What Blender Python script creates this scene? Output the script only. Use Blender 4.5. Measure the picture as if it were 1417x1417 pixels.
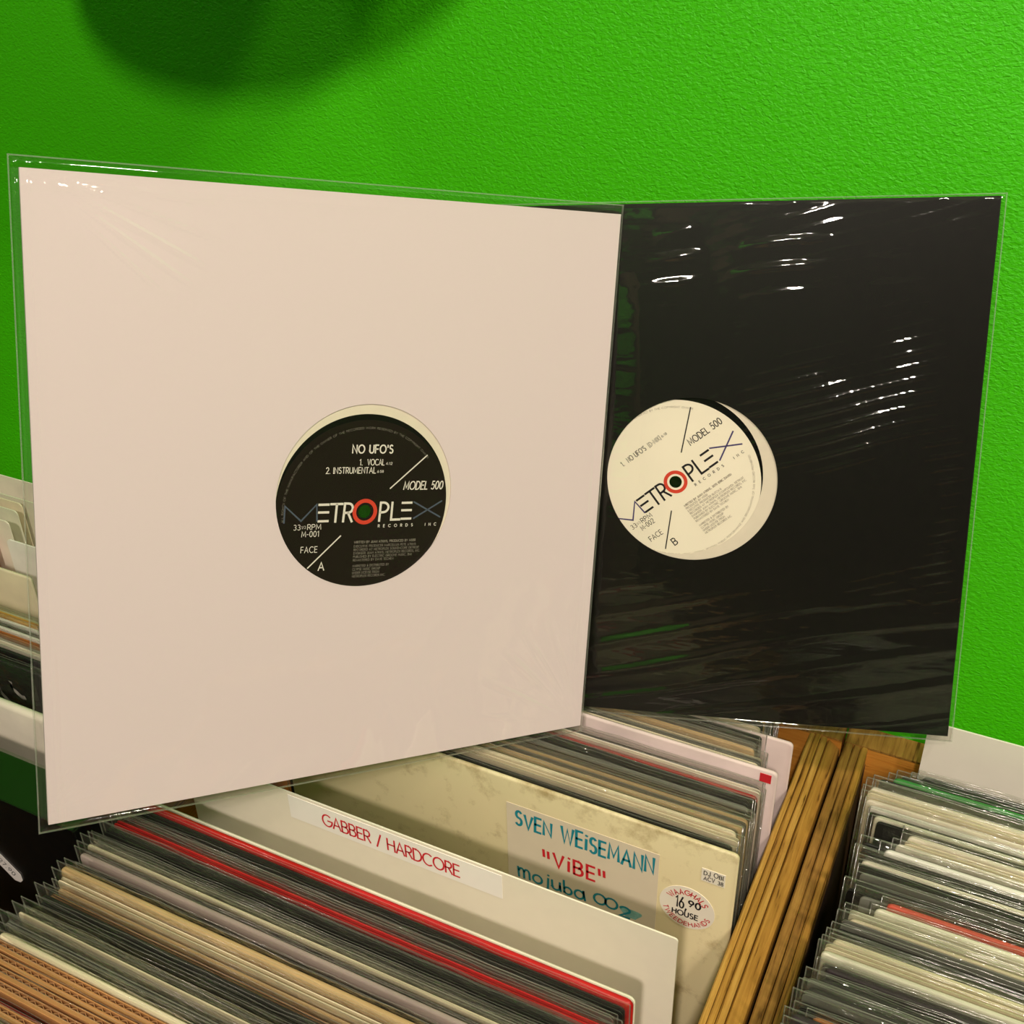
import bpy, math, random
from mathutils import Matrix, Vector, noise
random.seed(7)
S = bpy.context.scene
C = S.collection
for o in list(bpy.data.objects): bpy.data.objects.remove(o)

# ------------------------------------------------------------------ camera
CAMZ = 1.40
cam = bpy.data.cameras.new('camera'); camo = bpy.data.objects.new('camera', cam); C.objects.link(camo)
RT = Vector((0.8955912, 0.4443803, -0.0210355)); DN = Vector((0.2107285, -0.4653893, -0.8596547)); FW = Vector((-0.3918033, 0.7654665, -0.5104422))
m = Matrix.Identity(4)
for i in range(3): m[i][0] = RT[i]; m[i][1] = -DN[i]; m[i][2] = -FW[i]
m[2][3] = CAMZ
camo.matrix_world = m
cam.sensor_width = 36; cam.lens = 1532.5/1417*36; cam.clip_start = 0.01
S.camera = camo

# ------------------------------------------------------------------ world, exposure
w = bpy.data.worlds.new('world'); S.world = w; w.use_nodes = True
w.node_tree.nodes['Background'].inputs[0].default_value = (1, .86, .68, 1)
w.node_tree.nodes['Background'].inputs[1].default_value = .03
S.view_settings.view_transform = 'Standard'; S.view_settings.look = 'None'
S.view_settings.exposure = 0.12; S.view_settings.gamma = 1; S.view_settings.use_curve_mapping = False
S.cycles.transparent_max_bounces = 40; S.cycles.max_bounces = 10

LAMPS = [  # position, aim, watts, radius, colour
    ((0.62, -0.55, 2.42), (-0.1, 0.5, 1.0), 6.0, 0.060, (1, .87, .75)),
    ((0.22, -1.15, 2.42), (-0.2, 0.4, 1.0), 16, 0.062, (1, .87, .76)),
    ((0.80, 0.15, 2.42), (0.15, 0.66, 1.3), 8, 0.06, (1, .88, .72)),
    ((-1.15, 0.0, 2.42), (-0.8, 0.5, 0.8), 2.2, 0.05, (1, .84, .74)),
    ((-0.4, -2.5, 2.42), (-0.2, -3.2, 1.0), 17, 0.06, (1, .87, .76)),  # unseen, added to brighten the far wall mirrored in the pouch
]

# ------------------------------------------------------------------ helpers
def tag(o, label=None, cat=None, group=None, kind=None):
    if label: o['label'] = label
    if cat: o['category'] = cat
    if group: o['group'] = group
    if kind: o['kind'] = kind
    return o
def link(name, me, parent=None, mats=None):
    o = bpy.data.objects.new(name, me); C.objects.link(o)
    if parent: o.parent = parent
    if mats:
        for i, mt in enumerate(mats):
            if i < len(me.materials): pass
            else: me.materials.append(mt)
            o.material_slots[i].link = 'OBJECT'; o.material_slots[i].material = mt
    return o
def empty(name, loc=(0, 0, 0), label=None, cat=None, group=None):
    o = bpy.data.objects.new(name, None); C.objects.link(o); o.location = loc; o.empty_display_size = .02
    return tag(o, label, cat, group)
class MB:
    def __init__(s): s.v = []; s.f = []; s.m = []; s.sm = []
    def quad(s, *p, m=0):
        i = len(s.v); s.v += [tuple(q) for q in p]; s.f.append(tuple(range(i, i+len(p)))); s.m.append(m)
    def box(s, a, b, m=0, ch=0):
        x0, y0, z0 = a; x1, y1, z1 = b; i = len(s.v)
        s.v += [(x0,y0,z0),(x1,y0,z0),(x1,y1,z0),(x0,y1,z0),(x0,y0,z1),(x1,y0,z1),(x1,y1,z1),(x0,y1,z1)]
        for f in ((0,3,2,1),(4,5,6,7),(0,1,5,4),(1,2,6,5),(2,3,7,6),(3,0,4,7)):
            s.f.append(tuple(i+k for k in f)); s.m.append(m)
    def rings(s, R, m=0, closed=True, cap=True):
        i = len(s.v); n = len(R[0])
        for r in R: s.v += [tuple(p) for p in r]
        for a in range(len(R)-1):
            for k in range(n if closed else n-1):
                k2 = (k+1) % n
                s.f.append((i+a*n+k, i+a*n+k2, i+(a+1)*n+k2, i+(a+1)*n+k)); s.m.append(m)
        if cap:
            s.f.append(tuple(i+k for k in range(n))[::-1]); s.m.append(m)
            s.f.append(tuple(i+(len(R)-1)*n+k for k in range(n))); s.m.append(m)
    def mesh(s, name, smooth=False):
        me = bpy.data.meshes.new(name); me.from_pydata(s.v, [], s.f); me.update()
        if s.m and max(s.m) > 0:
            for k in range(max(s.m)+1): me.materials.append(None)
        me.polygons.foreach_set('material_index', s.m)
        if smooth: me.polygons.foreach_set('use_smooth', [True]*len(s.f))
        return me
    def obj(s, name, mats, parent=None, smooth=False):
        if not isinstance(mats, (list, tuple)): mats = [mats]
        me = s.mesh(name, smooth)
        me.materials.clear()
        for mt in mats: me.materials.append(mt)
        o = bpy.data.objects.new(name, me); C.objects.link(o)
        if parent: o.parent = parent
        return o

# ------------------------------------------------------------------ materials
def srgb(h):
    h = h.lstrip('#'); r = [int(h[i:i+2], 16)/255 for i in (0, 2, 4)]
    return tuple((c/12.92 if c <= .04045 else ((c+.055)/1.055)**2.4) for c in r)+(1,)
def base(name):
    mt = bpy.data.materials.new(name); mt.use_nodes = True
    nt = mt.node_tree; b = nt.nodes['Principled BSDF']
    return mt, nt, b
MC = {}
def mat(name, col, rough=.6, var=.10, scale=60, bump=0.0, spec=.4, stretch=(1, 1, 1)):
    if name in MC: return MC[name]
    mt, nt, b = base(name); N = nt.nodes; L = nt.links
    b.inputs['Roughness'].default_value = rough; b.inputs['Specular IOR Level'].default_value = spec
    tc = N.new('ShaderNodeTexCoord'); mp = N.new('ShaderNodeMapping'); mp.inputs['Scale'].default_value = stretch
    L.new(tc.outputs['Object'], mp.inputs[0])
    nz = N.new('ShaderNodeTexNoise'); nz.inputs['Scale'].default_value = scale; nz.inputs['Detail'].default_value = 4
    L.new(mp.outputs[0], nz.inputs['Vector'])
    c = srgb(col); r = N.new('ShaderNodeValToRGB')
    r.color_ramp.elements[0].position = .3; r.color_ramp.elements[1].position = .7
    r.color_ramp.elements[0].color = tuple(x*(1-var) for x in c[:3])+(1,); r.color_ramp.elements[1].color = tuple(min(1, x*(1+var*.6)) for x in c[:3])+(1,)
    L.new(nz.outputs['Fac'], r.inputs[0]); L.new(r.outputs[0], b.inputs['Base Color'])
    if bump:
        bp = N.new('ShaderNodeBump'); bp.inputs['Strength'].default_value = bump; bp.inputs['Distance'].default_value = .001
        L.new(nz.outputs['Fac'], bp.inputs['Height']); L.new(bp.outputs[0], b.inputs['Normal'])
    MC[name] = mt; return mt
def film_mat(name, haze=.1, hcol='#b8b8a8', rough=.08, bscale=40, bstr=.4, bstretch=(1, 1, 1), gain=1.0, bdist=.002):
    mt = bpy.data.materials.new(name); mt.use_nodes = True; nt = mt.node_tree; N = nt.nodes; L = nt.links
    N.remove(N['Principled BSDF']); out = N['Material Output']
    tr = N.new('ShaderNodeBsdfTransparent'); tr.inputs[0].default_value = (.975, .972, .962, 1)
    df = N.new('ShaderNodeBsdfDiffuse'); df.inputs[0].default_value = srgb(hcol)
    gl = N.new('ShaderNodeBsdfGlossy'); gl.inputs['Roughness'].default_value = rough; gl.inputs[0].default_value = (1, 1, 1, 1)
    m1 = N.new('ShaderNodeMixShader'); m1.inputs[0].default_value = haze
    L.new(tr.outputs[0], m1.inputs[1]); L.new(df.outputs[0], m1.inputs[2])
    fr = N.new('ShaderNodeLayerWeight'); fr.inputs[0].default_value = .5
    pw = N.new('ShaderNodeMath'); pw.operation = 'POWER'; pw.inputs[1].default_value = 5
    sc = N.new('ShaderNodeMath'); sc.operation = 'MULTIPLY_ADD'; sc.inputs[1].default_value = .93; sc.inputs[2].default_value = .045
    mu = N.new('ShaderNodeMath'); mu.operation = 'MULTIPLY'; mu.inputs[1].default_value = gain; mu.use_clamp = True
    m2 = N.new('ShaderNodeMixShader')
    tc = N.new('ShaderNodeTexCoord'); mp = N.new('ShaderNodeMapping'); mp.inputs['Scale'].default_value = bstretch
    oi = N.new('ShaderNodeObjectInfo'); ad = N.new('ShaderNodeVectorMath')
    L.new(oi.outputs['Random'], ad.inputs[1]); L.new(tc.outputs['Object'], ad.inputs[0]); L.new(ad.outputs[0], mp.inputs[0])
    nz = N.new('ShaderNodeTexNoise'); nz.inputs['Scale'].default_value = bscale; nz.inputs['Detail'].default_value = 3
    L.new(mp.outputs[0], nz.inputs['Vector'])
    bp = N.new('ShaderNodeBump'); bp.inputs['Strength'].default_value = bstr; bp.inputs['Distance'].default_value = bdist
    L.new(nz.outputs['Fac'], bp.inputs['Height']); L.new(bp.outputs[0], gl.inputs['Normal'])
    L.new(fr.outputs['Facing'], pw.inputs[0]); L.new(pw.outputs[0], sc.inputs[0]); L.new(sc.outputs[0], mu.inputs[0]); L.new(mu.outputs[0], m2.inputs[0]); L.new(m1.outputs[0], m2.inputs[1]); L.new(gl.outputs[0], m2.inputs[2])
    L.new(m2.outputs[0], out.inputs[0]); return mt

FILM = film_mat('clear_plastic_film', .022, rough=.06, bscale=150, bstr=1.0, bstretch=(.45, 1, 1), gain=1.5, bdist=.006)
FILM_EDGE = film_mat('plastic_film_edge', .11, '#c8c8b8', rough=.12, gain=1.3)
POUCH = film_mat('smooth_plastic_film', .004, rough=.045, bscale=16, bstr=.45, gain=1.2, bdist=.0015)
POUCH_B = film_mat('wrinkled_plastic_film', .003, rough=.045, bscale=26, bstr=.6, bstretch=(.7, 2.4, 1), gain=1.25, bdist=.0015)
POUCH_EDGE = film_mat('plastic_pouch_edge', .12, '#e0e6d8', rough=.1, gain=1.6)

def wall_mat(name, col, bump=1.0, spec=.35):
    mt, nt, b = base(name); N = nt.nodes; L = nt.links
    b.inputs['Base Color'].default_value = srgb(col); b.inputs['Roughness'].default_value = .48; b.inputs['Specular IOR Level'].default_value = spec
    tc = N.new('ShaderNodeTexCoord')
    mp = N.new('ShaderNodeMapping'); mp.inputs['Scale'].default_value = (1, 1, 1.5); mp.inputs['Rotation'].default_value = (0, .5, 0)
    n1 = N.new('ShaderNodeTexNoise'); n1.inputs['Scale'].default_value = 330; n1.inputs['Detail'].default_value = 4; n1.inputs['Roughness'].default_value = .55; n1.inputs['Distortion'].default_value = .6
    n2 = N.new('ShaderNodeTexNoise'); n2.inputs['Scale'].default_value = 12; n2.inputs['Detail'].default_value = 3
    L.new(tc.outputs['Object'], mp.inputs[0]); L.new(mp.outputs[0], n1.inputs['Vector']); L.new(tc.outputs['Object'], n2.inputs['Vector'])
    ad = N.new('ShaderNodeMath'); ad.operation = 'MULTIPLY_ADD'; ad.inputs[1].default_value = .9
    L.new(n2.outputs['Fac'], ad.inputs[0]); L.new(n1.outputs['Fac'], ad.inputs[2])
    bp = N.new('ShaderNodeBump'); bp.inputs['Strength'].default_value = bump; bp.inputs['Distance'].default_value = .0010
    L.new(ad.outputs[0], bp.inputs['Height']); L.new(bp.outputs[0], b.inputs['Normal'])
    return mt
GREEN = wall_mat('bright_green_wall_paint', '#46c804')

def wood_mat(name, c0, c1, dark='#5c3c14', axis=1, crack=.5):
    mt, nt, b = base(name); N = nt.nodes; L = nt.links
    b.inputs['Roughness'].default_value = .55; b.inputs['Specular IOR Level'].default_value = .3
    tc = N.new('ShaderNodeTexCoord'); mp = N.new('ShaderNodeMapping')
    sc = [1, 1, 1]; sc[axis] = .06; mp.inputs['Scale'].default_value = sc
    L.new(tc.outputs['Object'], mp.inputs[0])
    n1 = N.new('ShaderNodeTexNoise'); n1.inputs['Scale'].default_value = 420; n1.inputs['Detail'].default_value = 5; n1.inputs['Distortion'].default_value = .8
    n2 = N.new('ShaderNodeTexNoise'); n2.inputs['Scale'].default_value = 35; n2.inputs['Detail'].default_value = 4
    L.new(mp.outputs[0], n1.inputs['Vector']); L.new(tc.outputs['Object'], n2.inputs['Vector'])
    r = N.new('ShaderNodeValToRGB'); e = r.color_ramp.elements
    e[0].position = .30; e[0].color = srgb(dark); e[1].position = .72; e[1].color = srgb(c1)
    x = e.new(.30+.14*crack); x.color = srgb(c0)
    mx = N.new('ShaderNodeMath'); mx.operation = 'MULTIPLY_ADD'; mx.inputs[1].default_value = .35; mx.use_clamp = True
    sb = N.new('ShaderNodeMath'); sb.operation = 'SUBTRACT'; sb.inputs[1].default_value = .5
    L.new(n2.outputs['Fac'], sb.inputs[0]); L.new(sb.outputs[0], mx.inputs[0]); L.new(n1.outputs['Fac'], mx.inputs[2])
    L.new(mx.outputs[0], r.inputs[0]); L.new(r.outputs[0], b.inputs['Base Color'])
    bp = N.new('ShaderNodeBump'); bp.inputs['Strength'].default_value = .5; bp.inputs['Distance'].default_value = .0006
    L.new(n1.outputs['Fac'], bp.inputs['Height']); L.new(bp.outputs[0], b.inputs['Normal'])
    return mt
WOOD = wood_mat('ochre_plywood', '#9a6f2c', '#b98a3c')
WOOD_D = wood_mat('worn_plywood_edge', '#87602a', '#a67c3a', crack=.7)
WOOD_L = wood_mat('light_plywood', '#a87c34', '#c69a4c')
WOOD_X = wood_mat('crosswise_plywood', '#b98038', '#cf9648', axis=0, crack=.2)
GLUE = mat('dark_glue_line', '#4a2f10', .8)
ORANGE = wood_mat('orange_plywood_face', '#b8762a', '#cc8a38', dark='#a0641e', axis=0, crack=.2)

WHITE_CARD = mat('white_sleeve_board', '#e2d2d4', .55, .006, 500, .03)
BLACK_CARD = mat('black_sleeve_board', '#100e0c', .38, .2, 200)
CARD = mat('cream_divider_card', '#f0e8d6', .5, .02, 80)
TAPE = mat('white_label_strip', '#f8f4ee', .35, .01)
PAPER = mat('cream_inner_paper', '#e6dcc8', .7, .03, 120)
VINYL = mat('black_vinyl', '#0a0a0a', .25, .1, 50, 0, .5)
INK = {k: mat('ink_'+k, c, .6, .02) for k, c in dict(white='#e6e0d4', red='#c8202c', orange_red='#d8402a', teal='#0f8496', black='#141014', slate='#4c5666', purple='#453c70', grey='#8f897c', brown='#5a4636', crimson='#cf1f30').items()}

# ------------------------------------------------------------------ stroke lettering
def arc(cx, cy, rx, ry, a0, a1, n=12):
    return [(cx+rx*math.cos(math.radians(a0+(a1-a0)*i/n)), cy+ry*math.sin(math.radians(a0+(a1-a0)*i/n))) for i in range(n+1)]
G = {
 'A': (.72, [[(0,0),(.36,1),(.72,0)],[(.13,.34),(.59,.34)]]),
 'B': (.58, [[(0,0),(0,1),(.3,1)]+arc(.3,.76,.22,.24,90,-90)+[(0,.52)],[(.3,.52)]+arc(.3,.26,.27,.26,90,-90)+[(0,0)]]),
 'C': (.78, [arc(.46,.5,.46,.5,50,310,20)]),
 'D': (.7, [[(0,0),(0,1),(.22,1)]+arc(.22,.5,.48,.5,90,-90,16)+[(0,0)]]),
 'E': (.5, [[(.5,1),(0,1),(0,0),(.5,0)],[(0,.52),(.46,.52)]]),
 'F': (.48, [[(.48,1),(0,1),(0,0)],[(0,.5),(.44,.5)]]),
 'G': (.84, [arc(.46,.5,.46,.5,50,360,20)+[(.5,.5)]]),
 'H': (.64, [[(0,0),(0,1)],[(.64,0),(.64,1)],[(0,.52),(.64,.52)]]),
 'I': (.02, [[(0,0),(0,1)]]),
 'J': (.42, [[(.4,1),(.4,.25)]+arc(.2,.22,.2,.22,0,-180)]),
 'K': (.58, [[(0,0),(0,1)],[(.55,1),(0,.42)],[(.16,.58),(.58,0)]]),
 'L': (.45, [[(0,1),(0,0),(.45,0)]]),
 'M': (.82, [[(0,0),(.06,1),(.41,.2),(.76,1),(.82,0)]]),
 'N': (.64, [[(0,0),(0,1),(.64,0),(.64,1)]]),
 'O': (.92, [arc(.46,.5,.46,.5,90,450,24)]),
 'P': (.54, [[(0,0),(0,1),(.28,1)]+arc(.28,.74,.25,.26,90,-90)+[(0,.48)]]),
 'Q': (.92, [arc(.46,.5,.46,.5,90,450,24),[(.55,.3),(.85,0)]]),
 'R': (.56, [[(0,0),(0,1),(.28,1)]+arc(.28,.74,.25,.26,90,-90)+[(0,.48)],[(.25,.48),(.56,0)]]),
 'S': (.52, [arc(.26,.76,.22,.24,35,270,12)+arc(.26,.26,.25,.26,90,-145,12)[1:]]),
 'T': (.56, [[(0,1),(.56,1)],[(.28,1),(.28,0)]]),
 'U': (.62, [[(0,1),(0,.31)]+arc(.31,.31,.31,.31,180,360)+[(.62,1)]]),
 'V': (.66, [[(0,1),(.33,0),(.66,1)]]),
 'W': (.98, [[(0,1),(.24,0),(.49,.9),(.74,0),(.98,1)]]),
 'X': (.62, [[(0,0),(.62,1)],[(0,1),(.62,0)]]),
 'Y': (.62, [[(0,1),(.31,.48),(.62,1)],[(.31,.48),(.31,0)]]),
 'Z': (.58, [[(0,1),(.58,1),(0,0),(.58,0)]]),
 '0': (.56, [arc(.28,.5,.28,.5,90,450,20)]),
 '1': (.25, [[(.02,.8),(.22,1),(.22,0)]]),
 '2': (.54, [arc(.27,.73,.26,.27,165,-35,10)+[(.02,0),(.54,0)]]),
 '3': (.52, [arc(.25,.75,.23,.25,140,-90,10),arc(.25,.26,.27,.26,90,-145,10)]),
 '4': (.56, [[(.42,0),(.42,1),(0,.28),(.56,.28)]]),
 '5': (.54, [[(.48,1),(.14,1),(.07,.55)]+arc(.25,.32,.28,.32,115,-140,12)]),
 '6': (.56, [[(.4,1),(.06,.45)]+arc(.28,.29,.27,.29,140,500,18)]),
 '7': (.5, [[(0,1),(.5,1),(.14,0)]]),
 '8': (.52, [arc(.26,.76,.21,.24,90,450,16),arc(.26,.26,.26,.26,90,450,16)]),
 '9': (.56, [arc(.28,.71,.27,.29,-40,320,18)+[(.16,0)]]),
 '.': (.06, [[(0,0),(.04,.04)]]), ',': (.1, [[(.08,.06),(0,-.16)]]), "'": (.06, [[(.03,1),(.03,.72)]]), ':': (.06, [[(0,.06),(.03,.1)],[(0,.6),(.03,.64)]]),
 '-': (.3, [[(0,.42),(.3,.42)]]), '+': (.4, [[(0,.45),(.4,.45)],[(.2,.25),(.2,.65)]]), '/': (.42, [[(0,-.08),(.42,1.05)]]),
 '[': (.2, [[(.2,1.05),(.05,1.05),(.05,-.1),(.2,-.1)]]), ']': (.2, [[(0,1.05),(.15,1.05),(.15,-.1),(0,-.1)]]),
 '(': (.2, [arc(.3,.45,.28,.62,130,230,6)]), ')': (.2, [arc(-.1,.45,.28,.62,50,-50,6)]),
 '&': (.62, [[(.6,0),(.15,.65)]+arc(.28,.8,.16,.2,200,-20,8)+[(.1,.35)]+arc(.24,.22,.22,.22,150,330,8)+[(.6,.45)]]),
 ' ': (.3, []),
}
def ribbon(mb, pts, wd, z=0, xf=lambda p: p):
    n = len(pts)
    if n < 2: return
    pts = [xf(p) for p in pts]
    L = []; R = []
    closed = (abs(pts[0][0]-pts[-1][0])+abs(pts[0][1]-pts[-1][1])) < 1e-9
    for i, p in enumerate(pts):
        a = pts[i-1] if i > 0 else (pts[-2] if closed else None); b = pts[i+1] if i < n-1 else (pts[1] if closed else None)
        ds = []
        for s, t in ((a, p), (p, b)):
            if s is None or t is None: continue
            dx, dy = t[0]-s[0], t[1]-s[1]; l = math.hypot(dx, dy) or 1e-12; ds.append((dx/l, dy/l))
        if len(ds) == 2:
            mx, my = ds[0][0]+ds[1][0], ds[0][1]+ds[1][1]; l = math.hypot(mx, my)
            if l < .2: mx, my = ds[0]; k = 1
            else: mx, my = mx/l, my/l; k = min(1.9, 1/max(.3, mx*ds[0][0]+my*ds[0][1]))
        else: mx, my = ds[0]; k = 1
        e = 0
        if not closed and i in (0, n-1): e = (.25 if i else -.25)*wd
        nx, ny = -my*wd/2*k, mx*wd/2*k
        L.append((p[0]+nx+mx*e, p[1]+ny+my*e, z)); R.append((p[0]-nx+mx*e, p[1]-ny+my*e, z))
    i0 = len(mb.v); mb.v += L+R
    for i in range(n-1):
        mb.f.append((i0+n+i, i0+n+i+1, i0+i+1, i0+i)); mb.m.append(0)
def text_width(t, gap=.26): return sum(G[c][0]+gap for c in t)-gap
def lettering(mb, t, x, y, cap, wd, width=None, ang=0, z=0, gap=.26, slant=0, xs=1, xf=None, jit=0, origin=(0, 0)):
    k = xs
    if width: k = width/(text_width(t, gap)*cap)
    ca, sa = math.cos(math.radians(ang)), math.sin(math.radians(ang)); cx = 0
    for ch in t:
        wc, strokes = G[ch]; jy = random.uniform(-jit, jit)*cap; js = 1+random.uniform(-jit, jit)
        for st in strokes:
            def f(p, cx=cx):
                px = ((cx+p[0])*cap*k + slant*p[1]*cap); py = p[1]*cap*js+jy
                if xf: return xf(px, py)
                return (x+px*ca-py*sa, y+px*sa+py*ca)
            ribbon(mb, st, wd, z, f)
        cx += wc+gap
def arc_text(mb, t, cx, cy, r, a0, a1, cap, wd, inside=False, z=0):
    Wt = text_width(t)*1.0; span = math.radians(a1-a0)
    k = abs(span)*r/(Wt*cap)
    def xf(px, py):
        a = math.radians(a0)+span*(px/(Wt*cap*k)); rr = r-py if inside else r+py
        return (cx+rr*math.cos(a), cy+rr*math.sin(a))
    lettering(mb, t, 0, 0, cap, wd, xs=k, xf=xf, z=z)

# ------------------------------------------------------------------ room shell
def struct(name, mb, m): o = mb.obj(name, m); return tag(o, kind='structure')
WY = .66; XL, XR, YB, ZC = -2.6, 2.4, -3.4, 2.55
def room():
    b = MB(); b.box((XL-.1, WY, 0), (XR+.1, WY+.1, ZC)); struct('wall_back', b, GREEN)
    b = MB(); b.box((XL-.1, YB, 0), (XL, WY, ZC)); struct('wall_left', b, GREEN)
    b = MB(); b.box((XR, YB, 0), (XR+.1, WY, ZC)); struct('wall_right', b, mat('cream_wall', '#cfc4ae', .7))
    b = MB(); b.box((XL-.1, YB-.1, 0), (XR+.1, YB, ZC)); struct('wall_front', b, mat('brown_shop_wall', '#8a7658', .7))
    b = MB(); b.box((XL, YB+.02, .9), (.15, YB+.12, ZC)); struct('reflected_green_panel', b, GREEN)  # unseen green panel, added for a green strip in the pouch reflection
    b = MB(); b.box((XL-.1, YB-.1, -.1), (XR+.1, WY+.1, 0)); struct('floor', b, mat('dark_floor', '#4a3a28', .6))
    b = MB(); b.box((XL-.1, YB-.1, ZC), (XR+.1, WY+.1, ZC+.1)); struct('ceiling', b, mat('pale_ceiling', '#b8ad98', .8))
room()
METAL = mat('white_lamp_metal', '#d8d4cc', .4); BLACKM = mat('matt_black_plastic', '#121212', .5)
def lamp(i, pos, aim, watts, rad, col):
    r = empty('ceiling_spotlight', pos, f'white ceiling spotlight, {["nearest the camera side", "above the middle of the bins", "close to the green wall", "over the far bin", "unseen, added to light the mirrored far wall"][i]}', 'lamp', 'ceiling spotlights')
    d = (Vector(aim)-Vector(pos)).normalized(); r.rotation_euler = d.to_track_quat('-Z', 'Y').to_euler()
    b = MB(); n = 24
    ring = lambda R, z: [(R*math.cos(2*math.pi*k/n), R*math.sin(2*math.pi*k/n), z) for k in range(n)]
    b.rings([ring(rad+.003, .004), ring(rad+.006, -.02), ring(rad+.012, -.02), ring(rad+.012, .08), ring(rad*.6, .1)], cap=False)
    b.obj('housing', METAL, r, True)
    ld = bpy.data.lights.new('bulb', 'AREA'); ld.shape = 'DISK'; ld.size = rad*2; ld.energy = watts; ld.color = col; ld.spread = math.radians(150)
    lo = bpy.data.objects.new('bulb', ld); C.objects.link(lo); lo.parent = r
for i, a in enumerate(LAMPS): lamp(i, *a)

# ------------------------------------------------------------------ table + crates
ZB = .600          # top of the crate bottoms: records stand here
ZRAIL = .870
def table():
    r = empty('display_table', (0, .3, 0), 'long wooden table carrying the record bins along the green wall', 'table')
    b = MB(); b.box((-1.15, -.55, .54), (.55, .34, .5868)); b.obj('tabletop', WOOD_D, r)
    for x in (-1.0, .5):
        for y in (-.27, .3):
            b = MB(); b.box((x-.03, y-.03, 0), (x+.03, y+.03, .54)); b.obj('leg', WOOD_D, r)
table()
def crate(x0, x1, label, left_ply, right_ply, tex):
    """x0..x1: outer faces. *_ply: list of (thickness, top offset, material) from the outside in."""
    r = empty('record_bin', ((x0+x1)/2, .6, .587), label, 'record bin', None)
    ox, oy, oz = r.location
    def bx(name, a, b_, m, parent=r):
        mb = MB(); mb.box((a[0]-ox, a[1]-oy, a[2]-oz), (b_[0]-ox, b_[1]-oy, b_[2]-oz)); o = mb.obj(name, m, parent); return o
    def panel(xs, xe, plies):
        # core sheet is the glue-dark body, slightly lower than the plies laid on it
        s = bx('side_panel', (xs+.0003, .0, .587), (xe-.0003, .6115, ZRAIL-.014), GLUE)
        x = xs; d = 1 if xe > xs else -1
        for k, (t, dz, mt) in enumerate(plies):
            a, b_ = sorted((x, x+d*(t-.0005)))
            n = 26; mb = MB(); R = []
            for j in range(n+1):
                yy = -oy + .6115*j/n; wv = .0003*noise.noise((x*90, j*.7, 3))
                z1 = ZRAIL+dz+.0006*noise.noise((x*200, j*.9, 1)); c = min(.0009, (b_-a)*.3)
                if k == len(plies)-1 and dz < -.002:   # chamfered last ply
                    R.append([(a-ox+wv, yy, .587-oz), (b_-ox+wv, yy, .587-oz), (b_-ox+wv, yy, z1-oz-.006), (b_-ox-c+wv, yy, z1-oz-.004), (a-ox+c+wv, yy, z1-oz+.0012), (a-ox+wv, yy, z1-oz)])
                else:
                    R.append([(a-ox+wv, yy, .587-oz), (b_-ox+wv, yy, .587-oz), (b_-ox+wv, yy, z1-oz-c), (b_-ox-c+wv, yy, z1-oz), (a-ox+c+wv, yy, z1-oz), (a-ox+wv, yy, z1-oz-c)])
            mb.rings(R); mb.obj('ply', mt, s)
            x += d*t
        return s
    wl = sum(p[0] for p in left_ply); wr = sum(p[0] for p in right_ply)
    panel(x0, x0+wl, left_ply); panel(x1-wr, x1, right_ply[::-1] if False else right_ply)
    b = bx('back_panel', (x0, .6118, .587), (x1, .6320, ZRAIL-.001), ORANGE)
    bx('top_edge', (x0, .6118, ZRAIL-.0011), (x1, .6320, ZRAIL+.0006), WOOD_D, b)
    bx('front_panel', (x0, -.018, .587), (x1, 0, ZRAIL-.03), WOOD)
    bx('bottom_panel', (x0+wl, .0, .588), (x1-wr, .6115, ZB-.0005), WOOD)
    return r
XD0, XD1 = -.0845, -.0605
crate(-1.10, XD0+.0225, 'wide wooden record bin holding the genre card, with layered plywood rim', [(.006, 0, WOOD), (.006, 0, WOOD_L), (.006, 0, WOOD)], [(.0040, .0, WOOD_L), (.0042, .0006, WOOD), (.0046, -.0002, WOOD_L), (.0092, -.0028, WOOD)], 0)
crate(XD1+.0004, .335, 'wooden record bin of glossy plastic-wrapped records with a blank pale card at its back', [(.0062, .0, WOOD_D), (.0052, -.0004, WOOD_D), (.0048, .0003, WOOD)], [(.006, 0, WOOD), (.006, 0, WOOD_L), (.006, 0, WOOD)], 1)

# ------------------------------------------------------------------ stacked records
WS = .312; HS = .3155
def outline(w, h, r=.003, n=3):
    pts = []
    for cx, cz, a in ((w/2-r, r, -90), (w/2-r, h-r, 0), (-w/2+r, h-r, 90), (-w/2+r, r, 180)):
        for k in range(n+1):
            t = math.radians(a+90*k/n); pts.append((cx+r*math.cos(t), cz+r*math.sin(t)))
    return pts
def me_spine(t):
    b = MB(); R = []
    for y, ins in ((-t/2, t*.42), (-t*.42, t*.2), (-t*.25, t*.05), (0, 0), (t*.25, t*.05), (t*.42, t*.2), (t/2, t*.42)):
        o = outline(WS-2*ins, HS-ins); R.append([(p[0], y, p[1]) for p in o][::-1])
    b.rings(R); return b.mesh('cover_spine', True)
def me_open(t):
    b = MB()
    for s in (-1, 1):
        y0, y1 = sorted((s*t/2, s*(t/2-.0006)))
        o = outline(WS, HS, .0025); b.rings([[(p[0], y0, p[1]) for p in o][::-1], [(p[0], y1, p[1]) for p in o][::-1]])
    b.box((-WS/2+.001, -t/2+.0006, 0), (WS/2-.001, t/2-.0006, .001))
    for s in (-1, 1): b.box((s*(WS/2-.0015)-.0005, -t/2+.0006, 0), (s*(WS/2-.0015)+.0005, t/2-.0006, HS-.01))
    return b.mesh('cover_open')
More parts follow.
